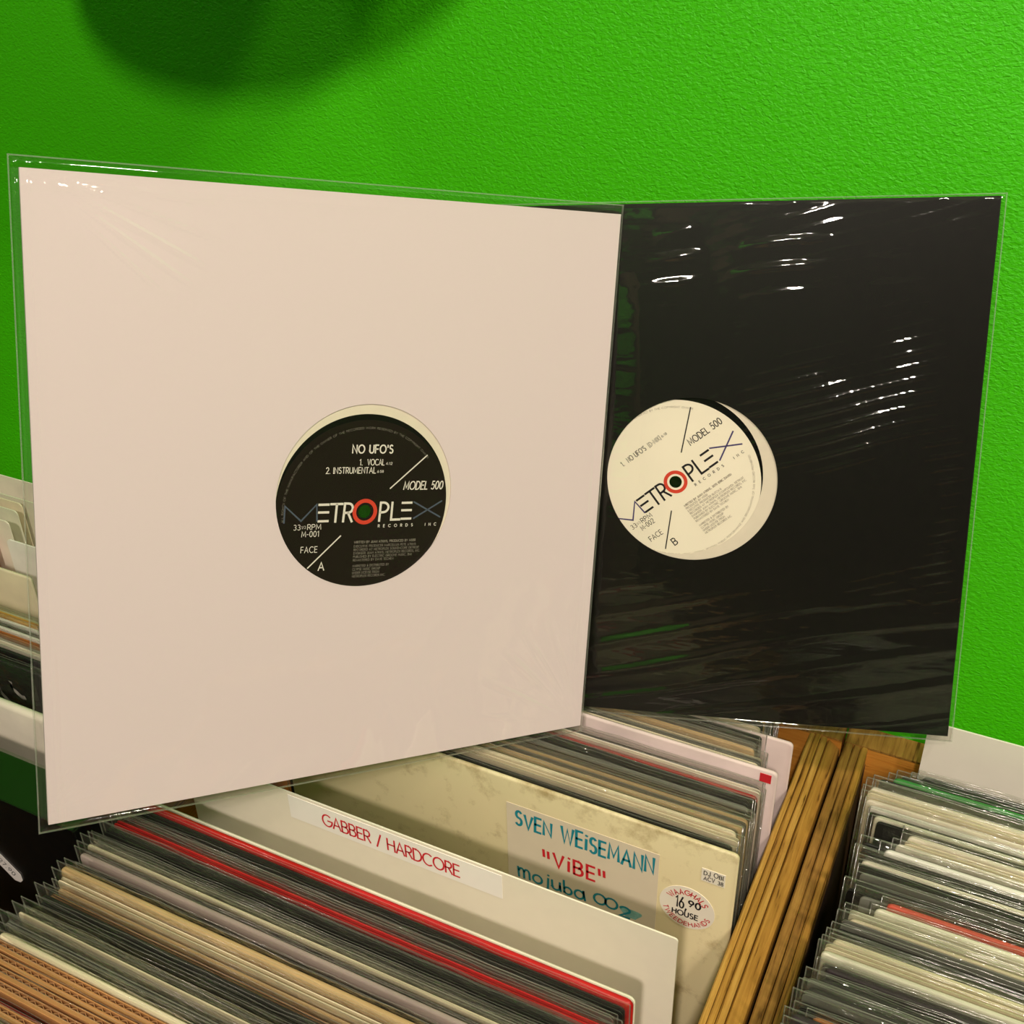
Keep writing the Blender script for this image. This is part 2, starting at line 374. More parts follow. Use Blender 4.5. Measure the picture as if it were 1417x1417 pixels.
def me_inner(t):
    b = MB(); nb = 3
    for k in range(nb):
        y = -t/2+.0010+(t-.0020)*(k+.5)/nb; o = outline(WS-.008, HS-.004-.0012*(k % 2), .002)
        b.rings([[(p[0]+.001*(k-1), y-.00022, p[1]+.0012) for p in o][::-1], [(p[0]+.001*(k-1), y+.00022, p[1]+.0012) for p in o][::-1]])
    return b.mesh('inner_sleeve')
def me_corr(t):
    b = MB()
    for s in (-1, 1):
        y0, y1 = sorted((s*t/2, s*(t/2-(.0022 if s < 0 else .0006))))
        o = outline(WS, HS, .001); b.rings([[(p[0], y0, p[1]) for p in o][::-1], [(p[0], y1, p[1]) for p in o][::-1]])
    return b.mesh('cover_board')
def me_flute(t):
    b = MB(); n = 58*4; ya, yb = -t/2+.0022, t/2-.0006; mid = (ya+yb)/2; am = (yb-ya)/2-.0001
    top = []; 
    for k in range(n+1):
        x = -WS/2+.001+(WS-.002)*k/n; y = mid+am*math.sin(2*math.pi*k/4+.3); top.append((x, y))
    ribbon(b, top, .00035, 0)
    nn = len(b.v)//2; V = b.v; b2 = MB()
    F = [(V[i][0], V[i][1]) for i in range(nn)]; Bk = [(V[nn+i][0], V[nn+i][1]) for i in range(nn)]
    z1 = HS-.0005; z0 = HS-.03
    for i in range(nn-1):
        a, c, d, e = F[i], F[i+1], Bk[i+1], Bk[i]
        b2.quad((*e, z1), (*d, z1), (*c, z1), (*a, z1))
        b2.quad((*a, z0), (*c, z0), (*c, z1), (*a, z1)); b2.quad((*e, z1), (*d, z1), (*d, z0), (*e, z0))
    return b2.mesh('flute')
def me_film(t, seed, up):
    """clear outer: two wavy sheets sealed at the sides, taller than the cover, with a bead along its mouth"""
    rnd = random.Random(seed); b = MB(); nx = 44; w2 = WS/2+.0018+rnd.uniform(0, .0022)
    zs = [.0006, .15, HS-.02, HS-.002, HS+up*.45, HS+up]
    ph = [rnd.uniform(0, 9) for _ in range(4)]
    sag = rnd.uniform(.25, .7)
    for s in (-1, 1):
        rows = []
        for zi, z in enumerate(zs):
            row = []
            for k in range(nx+1):
                u = -1+2*k/nx; x = w2*u
                fall = max(0, 1-abs(u)**26)
                y = s*(t/2+.00035)*fall
                if zi >= 3:
                    q = (zi-2)/3
                    y += (.0007*noise.noise((x*28+ph[0], s*3.1+ph[1], zi*.5))+.00035*noise.noise((x*120+ph[2], s*9+ph[3], zi)))*q*fall
                    if zi >= 4: y *= (1-sag*(zi-3)/2)*(1-.85*abs(u)**6)
                    if zi == 5: y += s*.0011*max(0, noise.noise((x*45+ph[1], s*5, ph[0]))+.1)*(1-abs(u)**6)
                zz = z
                if zi >= 4: zz = z + .0011*noise.noise((x*14+ph[3], s*2.0, ph[1]))
                row.append((x, y, zz))
            rows.append(row)
        i0 = len(b.v)
        for r_ in rows: b.v += r_
        n = nx+1
        for a in range(len(rows)-1):
            for k in range(nx):
                f = (i0+a*n+k, i0+a*n+k+1, i0+(a+1)*n+k+1, i0+(a+1)*n+k)
                b.f.append(f if s < 0 else f[::-1]); b.m.append(0)
        # mouth bead
        top = rows[-1]; i0 = len(b.v); e = .00022
        b.v += [(p[0], p[1]-e, p[2]) for p in top]+[(p[0], p[1]+e, p[2]) for p in top]+[(p[0], p[1], p[2]+2*e) for p in top]
        for k in range(nx):
            b.f.append((i0+k, i0+k+1, i0+2*n+k+1, i0+2*n+k)); b.m.append(1)
            b.f.append((i0+n+k+1, i0+n+k, i0+2*n+k, i0+2*n+k+1)); b.m.append(1)
    # welded side seams
    for sx in (-1, 1):
        x = sx*w2; b.box((x-.0003, -.0003, 0), (x+.0003, .0003, zs[-1]), m=1)
    return b.mesh('film', True)
MESH = {}
def shared(key, fn):
    if key not in MESH: MESH[key] = fn()
    return MESH[key]
COL = dict(
 cream=('#e6d9b8', 'cream'), pale=('#efe6d2', 'off-white'), white=('#f4efe6', 'white'), tan=('#c9a877', 'tan'), brown=('#b98350', 'brown cardboard'),
 kraft=('#a87a50', 'light brown'), black=('#0f0e0d', 'black'), dark=('#22231e', 'dark grey'), grey=('#6f7065', 'grey'), red=('#c8161a', 'red'), darkred=('#8a1f20', 'dark red'),
 maroon=('#64281c', 'maroon'), navy=('#2a2c5c', 'navy blue'), pink=('#dfcbc6', 'pale pink'), green=('#2f8a35', 'green'), palegreen=('#b9cf9f', 'pale green'),
 greencream=('#dcd9c0', 'greenish cream'), gold=('#d8a638', 'golden yellow'), orange=('#b9702c', 'orange brown'), olive=('#6d6a45', 'olive'), plum=('#2e2528', 'plum black'), mauve=('#a89890', 'pinkish grey'), brick=('#c2503c', 'brick red'))
def cmat(k): return mat('sleeve_board_'+k, COL[k][0], .45 if k in ('black', 'dark', 'red') else .6, .12, 30, .15, .4, (1, 1, 1))
SORTS = {'s': 'closed spine up', 'o': 'open edge up', 'c': 'fluted cardboard edge up'}
ORD = lambda n: f'{n}{"th" if 10 <= n % 100 <= 20 else {1: "st", 2: "nd", 3: "rd"}.get(n % 10, "th")}'
def record(x, y, ztop, col, t=.003, style='s', up=.006, film=True, label='', group=None, cat='record', name='record', rz=0.0, fseed=None, fm=None):
    r = empty(name, (x, y, ZB), label, cat, group)
    k = (ztop-ZB)/HS; r.scale = (1, 1, k); r.rotation_euler = (0, 0, rz)
    cm = cmat(col); tt = round(t*1e4)/1e4
    if style == 's': link('cover', shared(('s', tt), lambda: me_spine(tt)), r, [cm])
    elif style == 'o':
        link('cover', shared(('o', tt), lambda: me_open(tt)), r, [cm])
        link('inner_sleeve', shared(('i', tt), lambda: me_inner(tt)), r, [PAPER if col in ('cream', 'pale', 'white', 'tan', 'pink', 'greencream') or random.random() < .45 else cmat('grey')])
    else:
        link('cover', shared(('c', tt), lambda: me_corr(tt)), r, [cm])
        link('fluting', shared(('f', tt), lambda: me_flute(tt)), r, [cmat('kraft')])
    if film:
        sd = random.randrange(5) if fseed is None else fseed
        up = round(up*1000)/1000
        link('plastic_outer', shared(('p', tt, sd, up), lambda: me_film(tt, sd*7+3, up)), r, [fm or FILM, FILM_EDGE])
    return r
def group_of(lst, xl, fn_label, group, jx=.002, z0=.9165, jz=.0025):
    out = []
    for i, e in enumerate(lst):
        y, col, t, st = e[:4]; kw = e[4] if len(e) > 4 else {}
        x = kw.get('x', xl+WS/2+random.uniform(-jx, jx)); z = kw.get('z', z0+random.uniform(-jz, jz))
        up = kw.get('up', random.choice([.003, .004, .005, .006, .007]))
        if z+up > kw.get('zmax', .9265): up = max(.002, kw.get('zmax', .9265)-z)
        out.append(record(x, y, z, col, t, st, up, kw.get('film', True), kw.get('label', fn_label(i, col, st)), group, rz=random.uniform(-.0012, .0012)))
    return out
NOUN = {'s': 'spine', 'o': 'open sleeve edge', 'c': 'cardboard edge'}

# front run in the wide bin: from the genre card towards the viewer
front = [
 (.3310, 'pale', .0030, 's', dict(film=False, z=.9170, x=-.2640)),
 (.3262, 'red', .0040, 's', dict(film=False, z=.9205, x=-.2635)),
 (.3212, 'dark', .0030, 'o', dict(up=.006)), (.3170, 'grey', .0020, 'o'), (.3130, 'maroon', .0030, 's', dict(up=.008, z=.9150)), (.3087, 'red', .0030, 'o', dict(z=.9185)),
 (.3045, 'dark', .0030, 's'), (.3003, 'dark', .0030, 'o', dict(z=.9200)), (.2962, 'black', .0030, 's'),
 (.2922, 'grey', .0020, 'o', dict(up=.007)), (.2885, 'cream', .0020, 's', dict(z=.9190)), (.2850, 'dark', .0020, 's'),
 (.2812, 'mauve', .0030, 's', dict(z=.9200)), (.2772, 'dark', .0030, 'o', dict(z=.913)), (.2735, 'black', .0020, 's', dict(up=.007)),
 (.2690, 'tan', .0050, 's', dict(z=.9210, up=.003)), (.2638, 'cream', .0030, 'o', dict(z=.9180)), (.2598, 'tan', .0020, 's', dict(z=.9150)), (.2560, 'kraft', .0020, 'o', dict(up=.008, z=.913)),
 (.2520, 'dark', .0030, 's', dict(up=.008)), (.2482, 'dark', .0020, 'o'), (.2445, 'olive', .0020, 's', dict(up=.007, z=.9135)), (.2408, 'dark', .0030, 'o'),
 (.2370, 'cream', .0010, 's', dict(z=.9190, up=.007)), (.2338, 'dark', .0030, 's', dict(up=.008, z=.912)), (.2300, 'grey', .0020, 'o', dict(up=.008)),
 (.2265, 'olive', .0020, 's', dict(up=.008, z=.914)), (.2225, 'cream', .0040, 's', dict(z=.9200, up=.003)),
 (.2170, 'brown', .0046, 'c', dict(z=.9200, up=.002)), (.2112, 'brown', .0046, 'c', dict(z=.9195, up=.002)), (.2056, 'brown', .0046, 'c', dict(z=.9200, up=.002)), (.2000, 'brown', .0046, 'c', dict(z=.9185, up=.002)),
 (.1948, 'darkred', .0030, 's', dict(z=.9140, up=.004)), (.1900, 'brown', .0046, 'c', dict(z=.9190, up=.002)), (.1850, 'olive', .0030, 'o', dict(z=.9170)),
 (.1808, 'cream', .0030, 's', dict(z=.9180)), (.1768, 'dark', .0030, 'o'), (.1725, 'grey', .0030, 's'), (.1685, 'maroon', .0030, 'o'), (.1640, 'dark', .0030, 's'), (.1600, 'pale', .0030, 'o'), (.1560, 'dark', .0030, 's'),
]
for i, e in enumerate(front): pass
def drift(y): return -.4232 if y > .25 else -.4232-(.25-y)*.02
def lab(where):
    return lambda i, col, st: f'{COL[col][1]} record {NOUN[st]}, {ORD(i+1)} {where}'
group_of([(y, c, t, s, dict({'x': drift(y)+WS/2+random.uniform(-.003, .003)}, **(r[0] if r else {}))) for (y, c, t, s, *r) in front], -.4232,
         lab('in front of the red lettered genre card'), 'records in front of the genre card')

# ------------------------------------------------------------------ genre divider card with lettering strip
def genre_card():
    r = empty('divider_card', (-.2615, .3690, ZB), 'cream divider card with a red lettered genre strip along its top', 'divider card')
    w, h = .3240, .9220-ZB
    b = MB(); R = []
    for y in (-.0005, .0005): R.append([(p[0], y, p[1]) for p in outline(w, h, .002)][::-1])
    b.rings(R); b.obj('card', CARD, r)
    b = MB(); b.box((-.3438+.2615, -.00075, .9017-ZB), (-.2003+.2615, -.0005, .9200-ZB)); st = b.obj('label_strip', TAPE, r)
    b = MB(); lettering(b, 'GABBER / HARDCORE', 0, 0, .0093, .0011, width=.0925, gap=.15)
    o = b.obj('lettering', INK['crimson'], st); o.rotation_euler = (math.radians(90), 0, 0); o.location = (-.3196+.2615, -.0009, .9059-ZB)
genre_card()

# ------------------------------------------------------------------ handwritten cream sleeve behind the card
def hand_strokes():
    g = dict(G)
    g['i'] = (.12, [[(.05,0),(.07,.72)],[(.08,.95),(.10,1.0)]])
    g['m'] = (.75, [[(0,.85),(.05,0)],[(.05,.55)]+arc(.2,.5,.15,.3,160,0,6)+[(.36,0)],[(.36,.55)]+arc(.52,.5,.16,.3,160,0,6)+[(.70,.02)]])
    g['o'] = (.55, [arc(.27,.35,.27,.35,90,450,14)])
    g['j'] = (.3, [[(.22,.75),(.2,-.15)]+arc(.05,-.15,.15,.2,0,-150,6),[(.22,1.0),(.24,1.05)]])
    g['u'] = (.55, [[(0,.75),(.02,.25)]+arc(.24,.25,.22,.25,180,360,8)+[(.47,.75)],[(.47,.5),(.52,0)]])
    g['b'] = (.5, [[(0,1.1),(.04,.05)],[(.03,.4)]+arc(.24,.3,.23,.3,140,-150,10)])
    g['a'] = (.6, [arc(.26,.34,.26,.34,40,350,14)+[(.5,.75)],[(.5,.7),(.6,0)]])
    g['"'] = (.36, [[(0,1.08),(.03,.62)],[(.32,1.05),(.34,.6)]])
    g['„'] = (.4, [[(0,.95),(.03,.45)],[(.32,.9),(.34,.42)]])
    return g
G.update(hand_strokes())
def aged_card():
    mt, nt, b = base('aged_cream_board'); N = nt.nodes; L = nt.links
    b.inputs['Roughness'].default_value = .5
    tc = N.new('ShaderNodeTexCoord'); n1 = N.new('ShaderNodeTexNoise'); n1.inputs['Scale'].default_value = 45; n1.inputs['Detail'].default_value = 6; n1.inputs['Roughness'].default_value = .7
    sp = N.new('ShaderNodeSeparateXYZ'); L.new(tc.outputs['Object'], n1.inputs['Vector']); L.new(tc.outputs['Object'], sp.inputs[0])
    mr = N.new('ShaderNodeMapRange'); mr.inputs[1].default_value = .295; mr.inputs[2].default_value = .322; mr.inputs[3].default_value = 0; mr.inputs[4].default_value = .16
    L.new(sp.outputs['Z'], mr.inputs[0]); ad = N.new('ShaderNodeMath'); ad.operation = 'ADD'; L.new(mr.outputs[0], ad.inputs[0]); L.new(n1.outputs['Fac'], ad.inputs[1])
    r = N.new('ShaderNodeValToRGB'); e = r.color_ramp.elements; e[0].position = .55; e[0].color = srgb('#e3d6ac'); e[1].position = .82; e[1].color = srgb('#a08a5c')
    L.new(ad.outputs[0], r.inputs[0]); L.new(r.outputs[0], b.inputs['Base Color']); return mt
def vibe():
    r = empty('handwritten_record', (-.0866-.156, .4350, ZB), 'cream record sleeve with teal and red handwriting and a round price sticker', 'record')
    k = (.9232-ZB)/HS
    c = link('cover', shared(('s', .003), lambda: me_spine(.003)), r, [aged_card()]); c.scale = (1, 1, k)
    ox = r.location.x; yf = -.0015
    def sheet(name, x0, x1, z0, z1, m, parent=r, d=.0003):
        b = MB(); o = [(x0-ox, z0-ZB), (x1-ox, z0-ZB), (x1-ox, z1-ZB), (x0-ox, z1-ZB)]
        b.box((x0-ox, yf-d, z0-ZB), (x1-ox, yf, z1-ZB)); return b.obj(name, m, parent)
    sh = sheet('writing_sheet', -.2305, -.1318, .8380, .9036, mat('thin_white_sheet', '#dcd0ba', .25, .02))
    def wr(mb, nm, ink, parent, d=.00045):
        o = mb.obj(nm, INK[ink] if isinstance(ink, str) else ink, parent); o.rotation_euler = (math.radians(90), 0, 0); o.location = (-ox, yf-d, -ZB); return o
    b = MB(); lettering(b, 'SVEN', -.2243, .8868, .0115, .0018, width=.0238, slant=.02, jit=.06)
    lettering(b, 'WEiSEMANN', -.1935, .8862, .0125, .0018, width=.0585, jit=.06)
    lettering(b, 'mojuba', -.2235, .8418, .0104, .0015, width=.046, jit=.03, gap=.14)
    lettering(b, 'oo', -.1716, .8440, .0125, .0015, width=.0155, jit=.03, gap=-.04); lettering(b, '2', -.1545, .8410, .0085, .0016, width=.0065)
    wr(b, 'teal_handwriting', 'teal', sh)
    b = MB(); lettering(b, '„ViBE"', -.2055, .8628, .0112, .0018, width=.0405, gap=.3, jit=.05, slant=-.02); wr(b, 'red_handwriting', 'red', sh)
    # teal smear
    b = MB(); pts = [(-.1475+.0062*math.cos(a)*(1+.3*math.sin(3*a)), .8455+.0050*math.sin(a)*(1+.25*math.cos(2*a))) for a in [2*math.pi*q/24 for q in range(24)]]
    b.v = [(p[0], p[1], 0) for p in pts]; b.f = [tuple(range(24))]; b.m = [0]; wr(b, 'ink_smear', mat('faded_teal_ink', '#7fb4b0', .5, .35, 200), sh, .00038)
    # price sticker
    cx, cz, R = -.1134, .8686, .0168
    b = MB(); n = 40
    ring = [(cx-ox+R*math.cos(2*math.pi*q/n), cz-ZB+R*math.sin(2*math.pi*q/n)) for q in range(n)]
    b.rings([[(p[0], yf-.0003, p[1]) for p in ring][::-1], [(p[0], yf, p[1]) for p in ring][::-1]]); ps = b.obj('price_sticker', mat('white_sticker_paper', '#f0e9da', .45, .02), r)
    b = MB(); arc_text(b, 'WAAGHALS', cx, cz, .0106, 152, 28, .0038, .00065); arc_text(b, 'TWEEDEHANDS', cx, cz, .0150, 196, 344, .0031, .00055, inside=True); wr(b, 'red_printing', 'red', ps)
    b = MB(); lettering(b, '16,', cx-.0068, cz-.0015, .0092, .0010, width=.0065, slant=.0); lettering(b, '90', cx+.0010, cz+.0020, .0050, .0011, width=.0070)
    lettering(b, 'HOUSE', cx-.0085, cz-.0078, .0040, .0008, width=.0155, jit=.08); wr(b, 'black_handwriting', 'black', ps)
    s2 = sheet('note_sticker', -.1066, -.0928, .8955, .9055, mat('white_sticker_paper', '#f0e9da'))
    b = MB(); lettering(b, 'DJ OBI', -.1052, .9010, .0032, .00045, width=.0112, jit=.1); lettering(b, 'ACV 38', -.1050, .8968, .0030, .00045, width=.0112, jit=.1); wr(b, 'small_handwriting', 'black', s2)
vibe()

back = [
 (.4402, 'dark', .0030, 'o', dict(z=.9190, up=.003)), (.4446, 'black', .0030, 's', dict(z=.917)), (.4490, 'cream', .0030, 'o', dict(z=.9190)), (.4532, 'cream', .0030, 's', dict(z=.9200)), (.4574, 'olive', .0030, 'o'), (.4614, 'tan', .0030, 's', dict(z=.9170)),
 (.4655, 'grey', .0030, 'o'), (.4696, 'tan', .0030, 's'), (.4738, 'dark', .0030, 'o'), (.4780, 'grey', .0030, 's'), (.4820, 'dark', .0030, 'o'), (.4858, 'dark', .0020, 's'), (.4895, 'black', .0020, 's'),
 (.4938, 'red', .0030, 's', dict(z=.9110, film=False)), (.4980, 'pale', .0030, 'o'), (.5020, 'navy', .0020, 's'), (.5060, 'dark', .0020, 's', dict(z=.907)), (.5108, 'pink', .0030, 's', dict(z=.9190, up=.002, x=-.2408, film=False, label='pale pink record sleeve with a small red square sticker, behind the thin red spine')),
 (.5158, 'dark', .0030, 'o'), (.5198, 'dark', .0020, 's'), (.5240, 'cream', .0020, 's'), (.5280, 'grey', .0030, 'o'), (.5322, 'cream', .0030, 'o'), (.5364, 'tan', .0030, 's'), (.5406, 'grey', .0030, 'o'), (.5448, 'pale', .0020, 's'),
 (.5490, 'dark', .0030, 'o'), (.5545, 'pink', .0030, 's', dict(x=-.2410, film=False, label='pale pink-grey sleeve at the very back, under the black record cover')), (.5600, 'cream', .0030, 'o'), (.5645, 'dark', .0030, 's'), (.5690, 'tan', .0030, 's'), (.5735, 'grey', .0030, 'o'), (.5780, 'dark', .0030, 's'), (.5830, 'cream', .0030, 's'), (.5880, 'dark', .0030, 's')]
bx_ = []
for (y, c, t, s, *r) in back:
    kw = dict(r[0]) if r else {}
    f = min(1, max(0, (y-.48)/.03))
    zc = (.9165-.0095*f)
    kw.setdefault('z', zc+random.uniform(-.002, .002)); kw['zmax'] = .925-.0125*f
    kw.setdefault('x', -.0915-.156+random.uniform(-.003, .001)-.008*(y > .515)-.006*(y > .535)); bx_.append((y, c, t, s, kw))
outb = group_of(bx_, -.4, lab('behind the handwritten cream sleeve'), 'records behind the handwritten sleeve')
# square sticker on the pink sleeve
pk = outb[17]
b = MB(); b.box((.1455, -.00185, .3065), (.1525, -.0015, .3130)); o = b.obj('square_sticker', INK['red'], pk); o['label'] = 'small red square sticker'

# right bin
rb = [
 (.5640, 'black', .0030, 's', dict(x=.150, up=.003)), (.5592, 'black', .0030, 's', dict(x=.1465)), (.5535, 'dark', .0030, 'o', dict(x=.1385)),
 (.5480, 'green', .0040, 's', dict(x=.1345, z=.9195, up=.003)), (.5432, 'dark', .0030, 'o'), (.5385, 'palegreen', .0020, 's'), (.5345, 'dark', .0020, 's'),
 (.5300, 'pale', .0030, 's', dict(z=.9190)), (.5258, 'cream', .0030, 'o'), (.5216, 'pale', .0020, 's'), (.5178, 'cream', .0020, 'o'), (.5138, 'white', .0030, 's', dict(z=.9160)), (.5090, 'dark', .0030, 'o', dict(x=.1260)), (.5048, 'black', .0020, 's'),
 (.5008, 'greencream', .0030, 's', dict(z=.9180, x=.1300)), (.4966, 'dark', .0020, 'o', dict(x=.132)), (.4928, 'pale', .0030, 's', dict(x=.1500, z=.9185)), (.4886, 'cream', .0030, 'o', dict(x=.149)), (.4846, 'pale', .0020, 's', dict(x=.145)),
 (.4806, 'dark', .0020, 's', dict(x=.128)), (.4765, 'white', .0040, 's', dict(z=.9195, x=.140)), (.4722, 'black', .0020, 's', dict(x=.1275)), (.4682, 'dark', .0020, 'o', dict(x=.1295)), (.4640, 'pale', .0030, 's', dict(z=.9190, x=.1300)),
 (.4592, 'dark', .0030, 'o', dict(x=.129)), (.4550, 'grey', .0020, 's', dict(x=.131)), (.4510, 'dark', .0030, 's', dict(x=.130, up=.007)), (.4468, 'black', .0020, 'o', dict(x=.1265, up=.008, z=.913)), (.4428, 'grey', .0020, 's', dict(x=.134, up=.007)),
 (.4390, 'brick', .0030, 's', dict(z=.9205, x=.1480, up=.004)), (.4342, 'greencream', .0030, 's', dict(z=.9195, x=.1430, up=.002)), (.4298, 'greencream', .0030, 'o', dict(x=.131)), (.4256, 'cream', .0020, 's', dict(x=.132)), (.4220, 'grey', .0030, 'o', dict(x=.1285)),
 (.4178, 'black', .0030, 's', dict(x=.1265, z=.913)), (.4136, 'black', .0030, 's', dict(x=.129, z=.914)), (.4094, 'dark', .0020, 's', dict(x=.126)),
 (.4050, 'cream', .0030, 's', dict(z=.9200, x=.1275, up=.003)), (.4007, 'cream', .0030, 'o', dict(z=.9190, x=.1245)), (.3963, 'greencream', .0030, 's', dict(z=.919, x=.1235)), (.3920, 'grey', .0030, 'o', dict(x=.1255)), (.3880, 'plum', .0030, 's', dict(x=.1275)),
 (.3838, 'dark', .0030, 's', dict(x=.1265)), (.3796, 'grey', .0020, 'o', dict(up=.008, x=.121)), (.3756, 'dark', .0030, 's', dict(x=.1220)), (.3712, 'grey', .0030, 'o', dict(x=.1205, up=.008)), (.3668, 'dark', .0030, 's', dict(up=.009, z=.913, x=.1195)),
 (.3625, 'dark', .0020, 'o', dict(x=.1205)), (.3585, 'orange', .0030, 's', dict(x=.1280, z=.917)), (.3540, 'plum', .0040, 's', dict(x=.1185, z=.9195)), (.3492, 'plum', .0030, 's', dict(x=.1190, z=.918)), (.3448, 'dark', .0030, 'o', dict(x=.119)), (.3405, 'black', .0030, 's', dict(x=.1180)),
 (.3362, 'dark', .0030, 's', dict(x=.1180)), (.3318, 'plum', .0030, 'o', dict(x=.1190)), (.3275, 'dark', .0030, 's', dict(x=.1195)), (.3230, 'grey', .0030, 's', dict(x=.119)), (.3185, 'dark', .0030, 's', dict(x=.119))]
rb = [e for e in rb if e[0] not in (.5345, .5178, .5048)]
hi = [e for e in rb if e[0] > .45]
for i, e in enumerate(hi): rb[i] = (.5480-(.5480-.4520)*i/(len(hi)-1),)+tuple(e[1:])
group_of([(y, c, t, s, dict({'x': .1240+random.uniform(-.002, .004)}, **(r[0] if r else {}))) for (y, c, t, s, *r) in rb], -.03,
         lab('from the blank card in the glossy bin'), 'records in the glossy bin', z0=.9165)
# blank card
r = empty('divider_card', (.1393, .5845, ZB), 'blank pale grey-white divider card rising at the back of the glossy bin', 'divider card')
b = MB(); R = []
for y in (-.0006, .0006): R.append([(p[0], y, p[1]) for p in outline(.2980, .9290-ZB, .001)][::-1])
b.rings(R); b.obj('card', mat('grey_white_card', '#f0eada', .6, .02), r)

# ------------------------------------------------------------------ far left column of the wide bin
def far_left():
    g = 'things at the far end of the wide bin'
    # big black box set with glossy film and price tag
    r = empty('box_set', (-.5975, .3065, ZB), 'thick black boxed record set in glossy film with a slanted white price tag', 'box set')
    b = MB(); R = []; w, h = .318, .9205-ZB
    for y, ins in ((-.0155, .0008), (-.0147, 0), (.0147, 0), (.0155, .0008)): R.append([(p[0], y, p[1]) for p in outline(w-2*ins, h-ins, .0015)][::-1])
    b.rings(R); b.obj('box', mat('black_box_board', '#0b0a0a', .35, .2, 120), r)
    b = MB(); R = []; w2, h2 = w+.003, h+.0008
    for y in (-.0163, .0163): R.append([(p[0], y, p[1]+.0001) for p in outline(w2, h2, .002)][::-1])
    b.rings(R); b.obj('shrink_film', film_mat('tight_shrink_film', .004, rough=.03, bscale=18, bstr=.12, gain=1.2), r)
    # price tag
    tg = MB(); L, H = .060, .0058
    pts = [(-L, -H), (0, -H), (.0035, -H*.35), (.0035, H*.35), (0, H), (-L, H)]
    tg.rings([[(p[0], -.0002, p[1]) for p in pts][::-1], [(p[0], 0, p[1]) for p in pts][::-1]])
    o = tg.obj('price_tag', mat('white_tag_paper', '#efe8e2', .5, .02), r); o.location = (-.5055+.5975, -.0167, .8505-ZB); o.rotation_euler = (0, math.radians(42), 0)
    b = MB(); lettering(b, '27.90', -.0165, -.0022, .0042, .00055, width=.0140, gap=.3); q = b.obj('printed_price', INK['black'], o); q.rotation_euler = (math.radians(90), 0, 0); q.location = (0, -.0003, 0)
    # pale thick sleeve
    def rec(y, xr, z, col, t, lb, st='s', film=False, up=.004):
        return record(xr-.156, y, z, col, t, st, up, film, lb, g)
    rec(.3600, -.5340, .9165, 'pale', .007, 'thick off-white rounded sleeve right behind the black boxed set')
    rec(.3905, -.5680, .9180, 'black', .004, 'black sleeve with a pale smoke-like picture, behind the thick off-white sleeve', film=True)
    ys = [(.4000, 'black'), (.4045, 'pale'), (.4090, 'mauve'), (.4135, 'orange'), (.4180, 'white'), (.4222, 'dark'), (.4262, 'white'), (.4302, 'gold'), (.4345, 'cream')]
    for i, (y, c) in enumerate(ys):
        rec(y, -.578-.036*(y-.4)/.03, .9180+.0012*math.sin(i*2.1), c, .003, f'{COL[c][1]} record edge, {ORD(i+1)} behind the black picture sleeve', 'so'[i % 2], True, .004)
    rec(.4740, -.6680, .9195, 'cream', .003, 'broad cream divider sleeve behind the golden edged records')
    # stepped tab cards further back
    for y, x1, z, wd, c, lb in ((.5060, -.6700, .9215, .060, 'white', 'short white tab card standing behind the broad cream divider'),
                     (.5260, -.7500, .9215, .2, 'pale', 'first stepped pale card behind the short white tab'), (.5420, -.7575, .9215, .2, 'greencream', 'second stepped pale card behind the short white tab'),
                     (.5530, -.7640, .9215, .2, 'cream', 'third stepped pale card behind the short white tab'), (.5590, -.7020, .9215, .25, 'greencream', 'wide pale card behind the stepped cards'),
                     (.5840, -.7400, .9215, .22, 'pale', 'rearmost wide pale card close to the green wall')):
        rr = empty('divider_card', (x1-wd/2, y, ZB), lb, 'divider card', 'pale cards at the far end')
        b = MB(); hh = z-ZB
        b.rings([[(p[0], yy, p[1]) for p in outline(wd, hh, .004)][::-1] for yy in (-.0006, .0006)]); b.obj('card', cmat(c), rr)
    rec(.5160, -.765, .905, 'orange', .003, 'orange brown record end below the stepped cards', film=False)
far_left()
dk = ['black', 'dark', 'plum', 'black', 'dark', 'olive']  # unseen records, added to darken what the boxed set's film mirrors
group_of([(.2250-.0052*i, dk[i % 6], .003, 'so'[i % 2], dict(x=-.5975, z=.912, up=.004)) for i in range(24)], -.7, lab('unseen one added before the black boxed set'), 'unseen dark records added before the boxed set')

# smoke-like picture on the black sleeve (flat print)
def smoke():
    o = [x for x in bpy.data.objects if x.get('label', '').startswith('black sleeve with a pale smoke')][0]
    b = MB(); rnd = random.Random(3)
    for k in range(9):
        x = -.02+.155*k/9+rnd.uniform(-.004, .004); z = .297+rnd.uniform(-.006, .004)
        pts = [(x+q*.0022+.0025*math.sin(q*1.3+k), z-.0025*q+.002*math.sin(q*2+k*2)) for q in range(6)]
        ribbon(b, pts, .0036)
    q = b.obj('picture', mat('pale_grey_print', '#9a958c', .6, .4, 300), o); q.rotation_euler = (math.radians(90), 0, 0); q.location = (0, -.00255, 0)
smoke()

